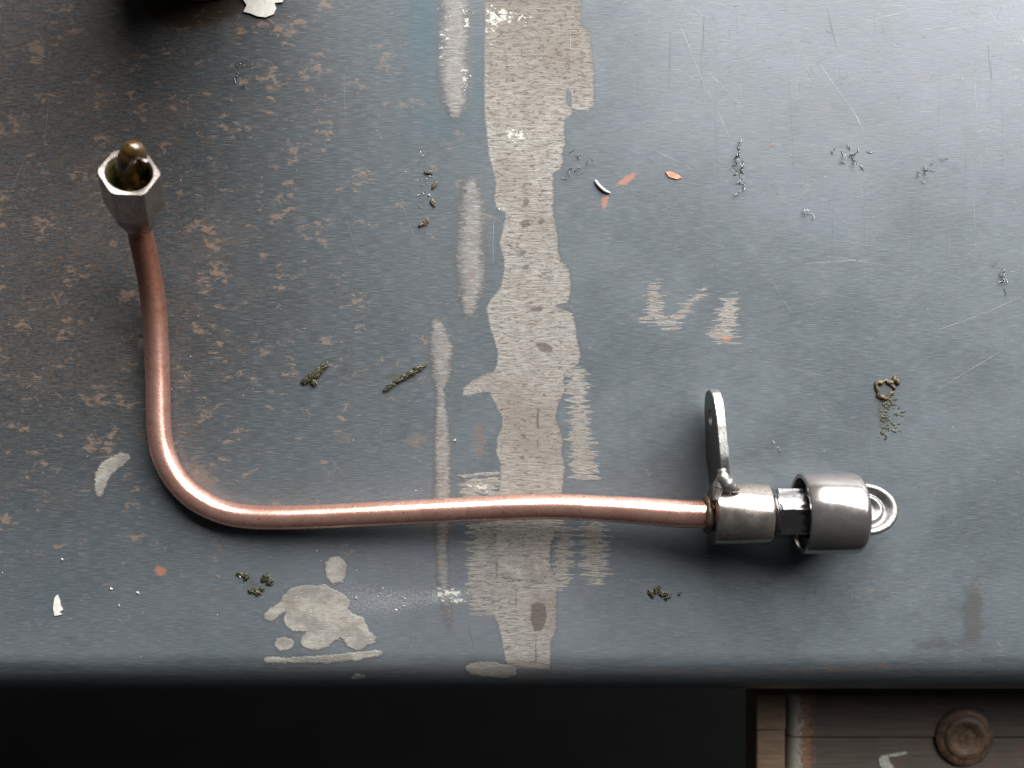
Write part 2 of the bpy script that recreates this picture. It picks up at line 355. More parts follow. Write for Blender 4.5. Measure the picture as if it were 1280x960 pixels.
    h = s.ma('ADD', h, s.ma('MULTIPLY', cm, .5))
    return s.set(base=c, metal=metal, rough=rough, spec=.42, nrm=s.bump(h, .55, .00022))

# ------------------------------------------------------------------ simple materials
def metal_mat(name, c1, c2, rough, rust=.3, scale=.5, bump=.1, rustc=(.16, .085, .05), metal=1.0, rough_var=.2):
    s = NT(name); M = s.obj()
    a = s.noise(M, scale, 5, .6); b = s.noise(M, scale*3.1, 5, .7); f = s.noise(M, 1.5, 3, .6)
    c = s.mix(s.step(a, .35, .65), c1, c2)
    rm = s.step(s.ma('ADD', b, s.ma('MULTIPLY', s.ma('SUBTRACT', a, .5), .6)), .62-.25*rust, .85-.25*rust, 0, min(1, rust*1.6))
    c = s.mix(rm, c, rustc)
    return s.set(base=c, metal=s.ma('SUBTRACT', metal, s.ma('MULTIPLY', rm, .15)), rough=s.ma('ADD', rough, s.ma('ADD', s.ma('MULTIPLY', rm, .2), s.ma('MULTIPLY', s.ma('SUBTRACT', b, .5), rough_var))),
                 nrm=s.bump(s.ma('ADD', f, s.ma('MULTIPLY', b, 1.5)), bump, .0002))
def copper_mat():
    s = NT('worn_copper'); M = s.obj()
    geo = s.n('ShaderNodeTexCoord').outputs['Object']; sep = s.n('ShaderNodeSeparateXYZ'); s.put(sep.inputs[0], geo)
    a = s.noise(M, .12, 4, .6); b = s.noise(M, .7, 5, .7)
    up = s.step(s.ma('ADD', sep.outputs[1], s.ma('MULTIPLY', s.ma('SUBTRACT', a, .5), .02)), .004, .034)     # oxidised brown towards the nut
    c = s.mix(s.step(a, .35, .65), (.74, .40, .315), (.82, .47, .38))
    c = s.mix(s.step(b, .48, .68, 0, .5), c, (.48, .26, .20))
    c = s.mix(s.step(s.noise(s.obj((.3, .3, .3)), 1, 6, .75, .5), .54, .66, 0, .4), c, (.36, .17, .125))
    c = s.mix(s.ma('MULTIPLY', up, .85), c, s.mix(s.step(b, .4, .6), (.22, .088, .052), (.29, .125, .075)))
    pit = s.step(s.noise(M, .55, 3, .5), .71, .75)
    c = s.mix(s.ma('MULTIPLY', pit, .8), c, (.10, .05, .035))
    r = s.ma('ADD', .15, s.ma('ADD', s.ma('MULTIPLY', b, .12), s.ma('MULTIPLY', up, .20)))
    h = s.ma('ADD', s.noise(s.obj((.4, .4, .4)), 1, 4, .6), s.ma('MULTIPLY', s.noise(M, 4, 3, .7), .15))
    tg = s.n('ShaderNodeTangent', direction_type='UV_MAP', uv_map='UVMap').outputs[0]
    return s.set(base=c, metal=.88, rough=s.ma('ADD', r, .06), aniso=s.ma('SUBTRACT', .68, s.ma('MULTIPLY', up, .5)), tan=tg, nrm=s.bump(h, .2, .0005))
def plain(name, c, rough=.5, metal=0, bump=0, scale=2, var=.3, coat=0):
    s = NT(name); M = s.obj(); n = s.noise(M, scale, 5, .65)
    k = lambda f: tuple(min(1, x*f) for x in c)
    kw = dict(base=s.mix(s.step(n, .3, .7), k(1-var), k(1+var)), rough=rough, metal=metal, coat=coat)
    if bump: kw['nrm'] = s.bump(n, bump, .0003)
    return s.set(**kw)

m_bench = bench_material()
m_copper = copper_mat()
m_collar = metal_mat('collar_steel', (.27, .24, .215), (.37, .335, .305), .22, .45, .2, .035, (.11, .065, .045), .90, .08)
m_socket = metal_mat('socket_steel', (.33, .305, .295), (.42, .39, .38), .20, .22, .12, .03, (.15, .10, .08), .90, .06)
m_nut = metal_mat('nut_steel', (.25, .215, .195), (.35, .31, .285), .24, .4, .3, .03, (.14, .10, .085), .9, .08)
m_bracket = metal_mat('bracket_scale_shade', (.10, .095, .09), (.16, .15, .14), .4, .4, .4, .1, (.09, .065, .05), .7)  # scale darkened to hold the shade of the side away from the window
m_cut = metal_mat('sawn_edge_steel', (.40, .40, .38), (.54, .54, .52), .32, .3, 1.0, .35, (.16, .13, .11))
m_bright = metal_mat('bright_steel', (.20, .20, .19), (.29, .29, .28), .40, .15, .8, .3, metal=.9)
m_brass = metal_mat('oily_brass', (.30, .25, .09), (.42, .37, .16), .25, .4, .8, .2, (.08, .05, .02), .8)
m_weld = metal_mat('weld_steel', (.27, .26, .245), (.36, .35, .33), .34, .4, .6, .2, metal=.85)
m_hex = metal_mat('wet_black_steel', (.46, .45, .46), (.56, .55, .56), .17, .08, .5, .02, (.08, .07, .07))
m_black = plain('wet_black_rubber', (.012, .009, .010), .12, 0, .25, 1.2, .4, .4)
m_amber = plain('glossy_brown_coating', (.058, .032, .009), .14, 0, .25, .6, .5, .5)
m_grease = plain('dark_grease', (.032, .030, .014), .34, 0, .6, 2.5, .6, .2)
m_braze = plain('braze_flux', (.10, .072, .048), .4, .5, .4, 1.2, .4)
m_shaving = plain('steel_shaving', (.17, .17, .165), .25, .85, .2, 2, .7)
m_filing = plain('pale_filing', (.40, .39, .36), .45, .3, 0, 2, .2)
m_whitepaint = plain('white_paint', (.50, .48, .44), .45, 0, .3, .8, .1)
m_orangepaint = plain('orange_paint', (.40, .19, .12), .55, 0, .3, 1, .25)
m_scratch = plain('scratched_steel', (.28, .285, .29), .4, .5, 0, .2, .35)
m_gouge = plain('dark_gouge', (.06, .058, .06), .5, 0, 0, .3, .3)
m_rustlump = plain('rusty_lump', (.075, .055, .030), .45, .2, .7, 1.2, .5)
m_floor = plain('dark_floor', (.004, .0038, .0035), 1.0, 0, .2, .02, .3)

bench = tag(empty('workbench', (0, 0, 0)), 'well-used blue-grey steel workbench top with a ground pale weld strip down the middle', 'workbench')
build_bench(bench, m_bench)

# scratches: thin burnished grooves standing a hair proud of the scale
def ribbon(bm, pts, wd, z=0.00003):
    pts = [P(*p) for p in pts]; V = []
    for i, p in enumerate(pts):
        t = pts[min(i+1, len(pts)-1)]-pts[max(i-1, 0)]; nn = Vector((-t.y, t.x, 0)).normalized()
        k = wd*(0.25+0.75*math.sin(math.pi*(i+.5)/len(pts)))
        V.append((bm.verts.new((p.x+nn.x*k, p.y+nn.y*k, z)), bm.verts.new((p.x-nn.x*k, p.y-nn.y*k, z))))
    for a, b in zip(V, V[1:]): bm.faces.new((a[0], a[1], b[1], b[0]))
def scratch(bm, x0, y0, x1, y1, wd, bow=3, n=7, z=0.00003):
    b = random.uniform(-bow, bow)*.4; L = math.hypot(x1-x0, y1-y0)+1e-6
    ribbon(bm, [(x0+(x1-x0)*t-(y1-y0)/L*b*math.sin(math.pi*t), y0+(y1-y0)*t+(x1-x0)/L*b*math.sin(math.pi*t)) for t in [i/(n-1) for i in range(n)]], wd, z)
bm = bmesh.new()
for q in [(843,15,878,100),(878,100,912,172),(1025,80,1062,132),(1062,132,1080,165),(1165,415,1235,390),(1235,390,1278,370),(1172,488,1250,440),(885,190,940,230),(810,185,862,210),
          (712,28,716,132),(985,460,1060,478),(1030,320,1130,336),(620,212,640,228),(634,302,668,330),(545,698,584,696),(1000,330,1090,325),(430,90,432,150),(428,260,450,320),(480,370,560,405),
          (502,255,520,300),(618,270,617,330),(10,250,36,190),(55,180,60,130),(880,85,925,130),(1040,300,1100,310)]:
    scratch(bm, *q, .00006 if q[0] > 600 else .00003)
for i in range(90):
    x = random.uniform(700, 1280); y = random.uniform(0, 480)*random.random()**.6; L = random.uniform(10, 46); a = random.gauss(0, .25)+(math.pi/2.6 if random.random() < .25 else 0)
    scratch(bm, x, y, x+L*math.cos(a), y+L*math.sin(a), random.uniform(.00002, .00004))
for i in range(50):
    x = random.uniform(10, 560); y = random.uniform(10, 800); L = random.uniform(10, 40); a = random.uniform(0, 3.14)
    scratch(bm, x, y, x+L*math.cos(a), y+L*math.sin(a), random.uniform(.000010, .000022))
keep(tag(from_bm('scratches', bm, m_scratch, smooth=False), kind='stuff'), bench)
bm = bmesh.new()
for q in [(672,516,672,536),(672,548,673,558),(645,740,645,760),(670,800,671,832),(586,782,592,812),(1235,55,1240,100),(838,40,836,110),(880,20,878,70),(1034,10,1046,60)]:
    scratch(bm, *q, .00011, 2)
for i in range(22):
    x = random.uniform(760, 1270); y = random.uniform(0, 520); L = random.uniform(50, 150); scratch(bm, x, y, x+random.gauss(0, 4), y+L, .000022, 2)
for i in range(60):
    x = random.uniform(820, 1270); y = random.uniform(0, 130); L = random.uniform(3, 16); a = random.uniform(0, 3.14)
    scratch(bm, x, y, x+L*math.cos(a), y+L*math.sin(a), random.uniform(.00003, .00007))
for i in range(45):
    x = random.uniform(780, 1180); y = random.gauss(738, 9); L = random.uniform(4, 12); a = random.gauss(1.5, .25)
    scratch(bm, x, y, x+L*math.cos(a), y+L*math.sin(a), random.uniform(.00003, .00006))
for i in range(60):
    x = random.uniform(470, 1270); y = random.uniform(640, 815); L = random.uniform(2, 9); a = random.uniform(.8, 2.2)
    scratch(bm, x, y, x+L*math.cos(a), y+L*math.sin(a), random.uniform(.00004, .00009))
for i in range(260):
    x = random.uniform(10, 1270); y = random.uniform(5, 815); L = random.uniform(1, 4); a = random.uniform(0, 3.14)
    scratch(bm, x, y, x+L*math.cos(a), y+L*math.sin(a), random.uniform(.00005, .00014), 1, 4)
keep(tag(from_bm('gouges', bm, m_gouge, smooth=False), kind='stuff'), bench)

# weld spatter ring stuck to the bench
bm = bmesh.new(); c = P(1105, 487)
ring = [c+Vector((.0026*math.cos(t)*(1+.25*math.sin(3*t+1)), .0027*math.sin(t)*(1+.15*math.cos(5*t)), .0001)) for t in np.linspace(0, 2*math.pi*.96, 26)]
sweep(bm, ring, [.00045+.0007*abs(mnoise.noise(Vector((i*.35, 1, 3)))) for i in range(26)], 8)
for k, (x, y) in enumerate([(1113,478),(1118,474),(1122,477),(1100,478)]): blob(bm, P(x, y, .0003), .0012, .0008, .0006, k, 2, .6, 2.0, k)
keep(from_bm('weld_spatter', bm, m_rustlump), bench)
bm = bmesh.new()
for i in range(60):
    t = random.random(); x = 1112-10*t+random.gauss(0, 3)+(random.random() < .3)*(22-6*t)*random.random(); y = 494+52*t+random.gauss(0, 2)
    blob(bm, P(x, y, .0), random.uniform(.0002, .0009), random.uniform(.0002, .0006), .00004, i, 2, .7, 2.5, random.random()*3)
keep(tag(from_bm('grease_streak', bm, m_grease), kind='stuff'), bench)

# bright filings lying about
bm = bmesh.new()
def grain(x, y, r):
    c = P(x, y, r*.5); vs = [bm.verts.new(c+Vector((random.uniform(-1, 1), random.uniform(-1, 1), random.uniform(-.5, .7))).normalized()*r*random.uniform(.6, 1.3)) for _ in range(5)]
    for t in ((0,1,2),(0,2,3),(0,3,4),(0,4,1),(1,2,3)): bm.faces.new([vs[i] for i in t])
for i in range(420): grain(random.uniform(2, 1278), random.uniform(2, 825), random.uniform(.00006, .00018))
for i in range(40): grain(random.gauss(530, 9), random.gauss(240, 28), random.uniform(.00015, .0004))
for i in range(60): grain(random.gauss(500, 30), random.gauss(746, 8), random.uniform(.0001, .0003))
for x, y in [(109,571),(967,552),(972,558),(975,563),(78,700),(172,741),(150,757),(623,262),(582,239),(568,550),(140,735),(445,746),(300,720)]: grain(x, y, .0006)
tag(from_bm('metal_filings', bm, m_filing, smooth=False), 'pale metal filings scattered over the steel bench top', 'filings', kind='stuff')

# ================================================================== COPPER PIPE ASSEMBLY
pipe = tag(empty('copper_pipe', P(232, 612)), 'bent copper pipe with hex nut at one end, steel collar and socket at the other', 'pipe')
tube_px = [(890,643,12),(850,642,11.8),(800,638.5,11.3),(750,635.5,10.6),(700,633.5,9.8),(650,634,9),(600,636,8.2),(550,638.5,7.5),(500,641,6.8),(450,643.5,6.1),(400,645.8,5.4),(350,647,4.8),
           (312,646,3.9),(280,640.5,3.7),(252,628,3.65),(230,611,3.65),(213,588,3.65),(202.5,561,3.65),(198.5,530,3.65),(197.5,490,3.65),(196.5,455,4.1),(195,420,5.6),(192.5,385,8),(187.5,350,11.4),(180.5,315,15.8),(174,286,20.6)]
B = P(174, 286, .0205); AX = Vector((.23, .41, .88)).normalized()
path = [P(x, y, z*MM) for x, y, z in tube_px]; path[-1] = B; path.append(B+AX*.004)
bm = bmesh.new(); sp = spline(path, 8)
ts = [i/(len(sp)-1) for i in range(len(sp))]
sweep(bm, sp, [float(np.interp(t, [0, .04, .17, .8, .93, 1], [.0042, .0042, .0038, .0037, .0036, .0033]))*(1+.03*mnoise.noise(Vector((i*.11, 2, 0)))) for i, t in enumerate(ts)], 40, uv=True)
keep(from_bm('tube', bm, m_copper), pipe)

# --- hex nut at the raised end
L = .0275; rc = .0081
ux = Vector((1, .12, 0)); ux = (ux-AX*ux.dot(AX)).normalized(); uy = AX.cross(ux)
bm = bmesh.new()
af = rc*math.cos(R(30))
def hexr(th):
    t = (th % R(60))-R(30); return af/math.cos(t)
n = 96; rings = []
bev = .00022
for (t, kind, r) in [(.0034, 'c', .0040), (.0034, 'c', .0045), (.0042, 'c', .0049), (.0125, 'c', .0081), (.0125+.0015, 'h', 9), (L-.0007, 'h', 9), (L-.0001, 'h', .00785), (L, 'h', .0077), (L, 'c', .0062), (L-.0005, 'c', .0058)]:
    ring = []
    for i in range(n):
        th = 2*math.pi*i/n; rr = r if kind == 'c' else min(hexr(th), r)
        if t == .0125: rr = min(hexr(th), rr)
        # chamfer: corners come down lower than the flats
        ring.append(bm.verts.new(B+AX*t+ux*rr*math.cos(th)+uy*rr*math.sin(th)))
    rings.append(ring)
bore, brad = [], []
for k in range(16):     # threaded bore
    for (dt, r) in ((0, .0058), (.0005, .0053)):
        t = L-.0008-k*.001-dt
        bore.append(B+AX*t); brad.append(r)
for A_, B_ in zip(rings, rings[1:]):
    for i in range(n): bm.faces.new((A_[i], A_[(i+1) % n], B_[(i+1) % n], B_[i]))
keep(from_bm('hex_nut', bm, m_nut, angle=22), pipe)
bm = bmesh.new()
lathe(bm, [(L-.0005, .0058)]+[((p-B).dot(AX), q) for p, q in zip(bore, brad)]+[(L-.017, 0)], B, AX, ux, 64)
keep(from_bm('threaded_bore', bm, m_brass), pipe)
loop = [(166,240,.034),(161,222,.042),(157.5,209,.047),(158.5,199,.050),(163,190.5,.0515),(168.5,187.5,.0515),(171.5,192,.049),(172,203,.043),(172,216,.035)]
bm = bmesh.new(); sp = spline([P(*q) for q in loop], 8)
sweep(bm, sp, [.0025*(1+.08*mnoise.noise(Vector((i*.15, 9, 0)))) for i in range(len(sp))], 24)
keep(from_bm('heating_loop', bm, m_amber), pipe)

# --- collar, bracket, socket on the straight end
Y0 = P(640, 641.5, .0122).y; Z0 = .0122; XA = Vector((1, 0, 0)); O = Vector((0, Y0, Z0))
bm = bmesh.new()
lathe(bm, [(.0600, 0), (.0600, .0085), (.0604, .0091), (.0612, .0093), (.0762, .0093), (.0768, .0089), (.0769, .0060), (.0769, 0)], O, XA, n=96)
keep(from_bm('collar', bm, m_collar, angle=40), pipe)
bm = bmesh.new()
pts = [P(884, 643, .012)+Vector((0, .0046*math.cos(t), .0046*math.sin(t))) for t in np.linspace(0, 2*math.pi, 28)]
sweep(bm, pts, [.0011+.0006*mnoise.noise(Vector((i*.4, 0, 0))) for i in range(28)], 10)
keep(from_bm('brazed_joint', bm, m_braze), pipe)
# bracket plate (stands on edge, runs away from the collar)
bm = bmesh.new(); th0 = .0029
def half_w(y): return np.interp(y, [0, .0008, .003, .006, .010, .02, .04], [.001, .0042, .0070, .0084, .0092, .0102, .0070])
hole = Vector((0, 0, 0)); hy = .0085; hr = .0025; N = 72
def outline(i):
    a = 2*math.pi*i/N; d = (math.cos(a), math.sin(a)); lo_, hi_ = 0, .05
    for _ in range(40):
        t = (lo_+hi_)/2; y = hy+t*d[0]; z = t*d[1]
        if 0 <= y <= .034 and abs(z) <= half_w(y): lo_ = t
        else: hi_ = t
    return hy+lo_*d[0], lo_*d[1]
tip = Vector((.0592, P(640, 487, .010).y, .0107)); ang = R(4.0)
dirY = Vector((math.sin(ang), -math.cos(ang), 0)); dirX = Vector((math.cos(ang), math.sin(ang), 0))
loops = []
for (ox, inset, which) in [(0, 0, 'h'), (0, .0003, 'o'), (.0003, 0, 'o'), (th0-.0003, 0, 'o'), (th0, .0003, 'o'), (th0, 0, 'h')]:
    ring = []
    for i in range(N):
        if which == 'h': a = 2*math.pi*i/N; y, z = hy+hr*math.cos(a), hr*math.sin(a)
        else:
            y, z = outline(i); dl = math.hypot(y-hy, z); k = (dl-inset)/dl; y, z = hy+(y-hy)*k, z*k
            j = .00008*mnoise.noise(Vector((y*2500, z*2500, ox*900))); z += j
        ring.append(bm.verts.new(tip+dirY*y+dirX*ox+Vector((0, 0, z))))
    loops.append(ring)
for A_, B_ in zip(loops, loops[1:]+loops[:1]):
    for i in range(N):
        f_ = bm.faces.new((A_[i], A_[(i+1) % N], B_[(i+1) % N], B_[i])); f_.material_index = 1 if A_ in loops[1:4] else 0
br_o = keep(from_bm('bracket', bm, m_bracket, angle=30), pipe); br_o.data.materials.append(m_cut)
bm = bmesh.new()
def fillet(pts, rads, sd):
    q = spline([P(*p) for p in pts], 6); t = np.linspace(0, 1, len(q)); t0 = np.linspace(0, 1, len(rads))
    sweep(bm, q, [float(np.interp(a, t0, rads))*(1+.18*mnoise.noise(Vector((k*.55, sd, 0)))) for k, a in enumerate(t)], 14)
fillet([(902,586,.0198),(904,597,.0199),(908,604,.0196),(915,609,.0192),(924,612,.0188)], [.0011,.0020,.0024,.0018,.0007], 1)
fillet([(904,597,.0194),(899,606,.0192),(896,616,.0196),(894,626,.0204)], [.0018,.0019,.0014,.0006], 5)
keep(from_bm('weld_bead', bm, m_weld), pipe)
bm = bmesh.new(); lathe(bm, [(.0766, 0), (.0766, .0066), (.0772, .0074), (.0780, .0076), (.0787, .0072), (.0791, .0060), (.0791, .0055)], O, XA, n=64, mod=lambda t, x: 1+.02*math.sin(5*t+x*4000))
keep(from_bm('seal_ring', bm, m_black), pipe)
bm = bmesh.new(); nh = 96; rings = []
for (x, r, hx) in [(.0788, .0058, 0), (.0788, .0068, 1), (.0794, 9, 1), (.0885, 9, 1), (.0892, .0072, 1), (.0892, .005, 0)]:
    ring = []
    for i in range(nh):
        t = 2*math.pi*i/nh
        # t measured from +z toward +y ; corners at 75, 15, -45 degrees
        hh = .0079*math.cos(R(30))/math.cos(((t-R(15)) % R(60))-R(30)); rr = min(hh, r) if hx else r
        ring.append(bm.verts.new(O+Vector((x, rr*math.sin(t), rr*math.cos(t)))))
    rings.append(ring)
for A_, B_ in zip(rings, rings[1:]):
    for i in range(nh): bm.faces.new((A_[i], A_[(i+1) % nh], B_[(i+1) % nh], B_[i]))
keep(from_bm('hex_fitting', bm, m_hex, angle=22), pipe)
bm = bmesh.new()
lathe(bm, [(.0990, 0), (.0990, .0104), (.0874, .0104), (.0866, .0106), (.0865, .0117), (.0869, .0121), (.1020, .0122), (.1033, .0119), (.1041, .0112), (.1045, .0098), (.1045, 0)], O, XA, n=112)
keep(from_bm('socket', bm, m_socket, angle=50), pipe)
bm = bmesh.new()
lathe(bm, [(.0885, .003), (.0890, .0062), (.0905, .0076), (.0940, .0080), (.0991, .0080)], O, XA, n=48, mod=lambda t, x: 1+.05*math.sin(4*t+x*900))
for k in range(14):
    a = R(-150+20*k*.9); blob(bm, O+Vector((.0895+.001*math.sin(k), .0086*math.sin(a)*1.0, .0086*math.cos(a))), .0018, .0013, .0013, 40+k, 2, .4, 1.6)
keep(from_bm('grease_packing', bm, m_black), pipe)
# stamped tab at the far end: rim, groove, inner ridge and dish
C0 = P(1082, 636, .0125); nz = Vector((.12, .24, .96)).normalized(); tx = (Vector((1, 0, 0))-nz*nz.x).normalized(); ty = nz.cross(tx)
bm = bmesh.new()
pr = [(.0, -.0014), (.25, -.0014), (.36, -.0012), (.43, -.0002), (.52, -.0002), (.58, -.0014), (.68, -.0015), (.74, -.0004), (.80, .0003), (.90, .0004), (.97, .0001), (1.0, -.0006), (.99, -.0022), (.90, -.0034), (.0, -.0036)]
nn = 72; rings = []
for (r, z) in pr:
    if r == 0: rings.append([bm.verts.new(C0+nz*z)]); continue
    ring = []
    for i in range(nn):
        t = 2*math.pi*i/nn; e = .0106 if math.cos(t) > 0 else .0058
        ring.append(bm.verts.new(C0+tx*(r*e*math.cos(t))+ty*(r*.0079*math.sin(t))+nz*(z+.00008*mnoise.noise(Vector((t*5, r*9, 0))))))
    rings.append(ring)
for A_, B_ in zip(rings, rings[1:]):
    for i in range(nn):
        j = (i+1) % nn
        if len(A_) == 1: bm.faces.new((A_[0], B_[i], B_[j]))
        elif len(B_) == 1: bm.faces.new((A_[i], A_[j], B_[0]))
        else: bm.faces.new((A_[i], A_[j], B_[j], B_[i]))
keep(from_bm('grooved_tab', bm, m_bright), pipe)

# ================================================================== LITTLE THINGS ON THE BENCH
def thing(name, build, mat, x, y, label, cat, group=None, smooth=True):
    bm = bmesh.new(); build(bm); bmesh.ops.translate(bm, verts=bm.verts, vec=-P(x, y))
    lz = min(v.co.z for v in bm.verts)
    o = from_bm(name, bm, mat, smooth=smooth); o.location = P(x, y); o.location.z = -lz
    gr = {'metal_shaving': 'steel shavings scattered on the bench', 'grease_crumb': 'dark grease crumbs on the bench', 'paint_flake': 'loose paint flakes on the bench'}
    return tag(o, label, cat, group or gr.get(name))
def curls(cx, cy, sx, sy, n, r=.0003, seed=0, ang=None):
    def f(bm):
        rnd = random.Random(seed)
        for k in range(int(n*1.7)):
            x, y = cx+rnd.gauss(0, sx), cy+rnd.gauss(0, sy); a = rnd.uniform(0, 6.28) if ang is None else rnd.gauss(ang, .5); z = rnd.uniform(.0002, .0006); pts = []
            for i in range(9):
                pts.append(P(x, y, z)); x += 1.35*math.cos(a); y += 1.35*math.sin(a); a += rnd.gauss(0, .4); z = max(.0002, z+rnd.gauss(0, .0003))
            sweep(bm, pts, [.42*r*math.sin(math.pi*(i+.7)/9.6) for i in range(9)], 5, flat=.45)
    return f
def lumps(pts, r, seed=0):
    def f(bm):
        for k, p in enumerate(pts):
            p = (*p[:2], p[2]*.95, p[3]*.6, *p[4:])
            res = bmesh.ops.create_icosphere(bm, subdivisions=4, radius=1); a = p[4] if len(p) > 4 else k; cr, sr = math.cos(a), math.sin(a); c = P(p[0], p[1])
            for v in res['verts']:
                d = v.co.copy(); q = Vector((seed*7.3+k*3.1, k, 1.0))
                g = 1.15+.95*mnoise.noise(d*1.7+q)+.3*mnoise.noise(d*4+q)
                x, y = d.x*g*r*p[2], d.y*g*r*p[3]; v.co = c+Vector((x*cr-y*sr, x*sr+y*cr, r*.20*d.z*max(.2, g)))
    return f
thing('metal_shaving', curls(925, 205, 4, 16, 11, .00045, 1, 1.6), m_shaving, 925, 205, 'tall ragged cluster of curled steel shavings lying furthest up the bench beside a long scratch', 'shaving')
thing('metal_shaving', curls(1062, 196, 9, 11, 8, .0004, 2), m_shaving, 1062, 196, 'loose ring of fine steel shavings on the bright upper right of the bench', 'shaving')
thing('metal_shaving', curls(1158, 215, 10, 8, 6, .00028, 3), m_shaving, 1158, 215, 'faint scatter of tiny steel shavings right of the loose ring of shavings', 'shaving')
thing('metal_shaving', curls(1254, 340, 7, 10, 6, .00035, 4, 1.2), m_shaving, 1254, 340, 'dark steel shavings close to the right edge of the photo', 'shaving')
thing('metal_shaving', curls(722, 205, 9, 10, 7, .00024, 5), m_shaving, 722, 205, 'thin grey shavings just right of the pale strip near a bright sliver', 'shaving')
thing('metal_sliver', lambda bm: sweep(bm, spline([P(744,225,.0006), P(749,232,.0008), P(756,238,.0008), P(763,241,.0005)], 4), [.0003, .0004, .0005, .0005, .0005, .0005, .0005, .0005, .0005, .0004, .0004, .0003, .0002], 8), m_whitepaint, 753, 234, 'short bright curved metal sliver right of the pale strip', 'sliver')
thing('metal_shaving', curls(1012, 268, 3, 3, 3, .00025, 6), m_filing, 1000, 265, 'tiny pale star of filings below the tall shaving cluster', 'shaving')
thing('metal_shaving', curls(300, 82, 7, 8, 6, .0003, 8), m_shaving, 300, 82, 'dark curled shavings on the rusty upper left of the bench', 'shaving')
thing('grease_crumb', lumps([(388,472,1.3,.8,.6),(394,468,1.5,1,.7),(400,462,1.3,.8,.6),(405,457,.7,.4,.6),(393,478,.4,.8,.2)], .0017, 3), m_grease, 394, 467, 'glossy dark green grease crumb on clear steel right of the pipe', 'grease crumb')
thing('grease_smear', lumps([(524,460,1.6,.7,.5),(515,466,1.5,.7,.5),(506,471,1.3,.7,.5),(498,476,1.2,.6,.5),(490,481,1.2,.6,.5),(484,486,.8,.5,.5)], .0015, 13), m_grease, 506, 471, 'long slanting greenish grease smear left of the weld bead strip', 'grease smear')
thing('grease_crumb', lumps([(302,718,1,.6),(308,720,.8,.9),(316,738,1.2,.8,.3),(322,741,.8,.8),(332,722,1.2,.9),(337,727,.8,1.2),(328,736,.5,.7)], .0012, 23), m_grease, 318, 730, 'cluster of wet dark crumbs below the long copper tube', 'grease crumb')
thing('grease_crumb', lumps([(814,742,.5,1.8,.5),(822,736,.5,1.6,-.4),(830,742,.8,1.0,.3),(835,746,1,.6,.8),(850,742,.5,.4)], .0012, 33), m_grease, 826, 741, 'small dark splintered crumbs below the steel collar', 'grease crumb')
thing('rust_crumb', lumps([(536,216,1,.6),(543,232,1,.7),(541,253,1,.8),(528,280,1.3,.7,.6),(533,277,.9,.7)], .0011, 43), m_rustlump, 536, 250, 'row of brassy brown crumbs left of the upper weld bead', 'crumb')
def plate(pts, z0, z1):
    def f(bm):
        a = [bm.verts.new(P(x, y, z1)) for x, y in pts]; b = [bm.verts.new(P(x, y, z0)) for x, y in pts]; n = len(pts)
        bm.faces.new(a); bm.faces.new(b[::-1])
        for i in range(n): bm.faces.new((a[i], b[i], b[(i+1) % n], a[(i+1) % n]))
    return f
thing('paint_flake', plate([(300,-30),(350,-32),(356,-6),(353,2),(343,3),(345,10),(342,17),(332,21),(322,20),(312,16),(304,14),(308,6),(302,-4)], .0003, .0010), m_whitepaint, 325, 5, 'large curled white paint flake at the top edge of the photo', 'paint flake', smooth=False)
thing('paint_flake', plate([(832,215),(838,214),(848,218),(852,222),(846,224),(836,221)], .00005, .0004), m_orangepaint, 842, 219, 'little orange paint flake between shavings and pale strip', 'paint flake', smooth=False)
thing('paint_flake', plate([(68,747),(72,743),(75,750),(76,757),(79,762),(74,765),(78,768),(68,770),(66,760)], .00005, .0004), m_whitepaint, 72, 757, 'small pale paint flake near the lower left corner of the bench', 'paint flake', smooth=False)

# unseen can added to drop a soft shadow over the upper left bench
can = tag(empty('shade_can', P(248, -118)), 'dark rusty can added out of view to shade the upper left bench', 'shade can')
bm = bmesh.new(); lathe(bm, [(0, 0), (0, .0290), (.0008, .0302), (.0025, .0295), (.088, .0295), (.090, .0302), (.0915, .029), (.089, .028), (.0885, 0)], P(248, -118), Vector((0, 0, 1)), Vector((1, 0, 0)), 48)
keep(from_bm('can_body', bm, metal_mat('rusty_can', (.10, .05, .025), (.16, .08, .03), .4, .6, .2, .2, (.17, .08, .03), .5), angle=50), can)

# ================================================================== WOODEN BLOCK BELOW THE BENCH EDGE
def wood_mat(name, c1, c2, pale=False):
    s = NT(name); M = s.obj(); g = s.noise(s.obj((.05, .9, .05)), 1, 5, .65, .4); a = s.noise(M, .12, 5, .6); f = s.noise(M, .9, 5, .7)
    c = s.mix(s.step(g, .35, .65), c1, c2); c = s.mix(s.step(a, .5, .72, 0, .6), c, (.09, .05, .035))
    if pale:
        sep = s.n('ShaderNodeSeparateXYZ'); s.put(sep.inputs[0], M)
        k = s.ma('ADD', s.ma('MULTIPLY', sep.outputs[0], -.22), s.ma('MULTIPLY', s.ma('SUBTRACT', f, .5), 3.2))
        c = s.mix(s.step(k, -1.15, -.85, 0, .9), c, (.26, .25, .205))
        k2 = s.step(k, -2.2, -1.3, 0, .5); c = s.mix(s.ma('MULTIPLY', k2, s.step(k, -1.3, -.9, 1, 0)), c, (.30, .13, .06))
    return s.set(base=c, rough=.75, nrm=s.bump(s.ma('ADD', g, s.ma('MULTIPLY', f, .6)), .5, .0005))
m_wood1 = wood_mat('orange_wood', (.115, .07, .042), (.155, .105, .068)); m_wood2 = wood_mat('brown_painted_wood', (.046, .036, .028), (.068, .053, .042), True)
m_rusty = metal_mat('rusty_bolt_steel', (.050, .037, .028), (.085, .058, .040), .5, .8, .3, .4, (.13, .07, .035), .4)
ZT = -.045
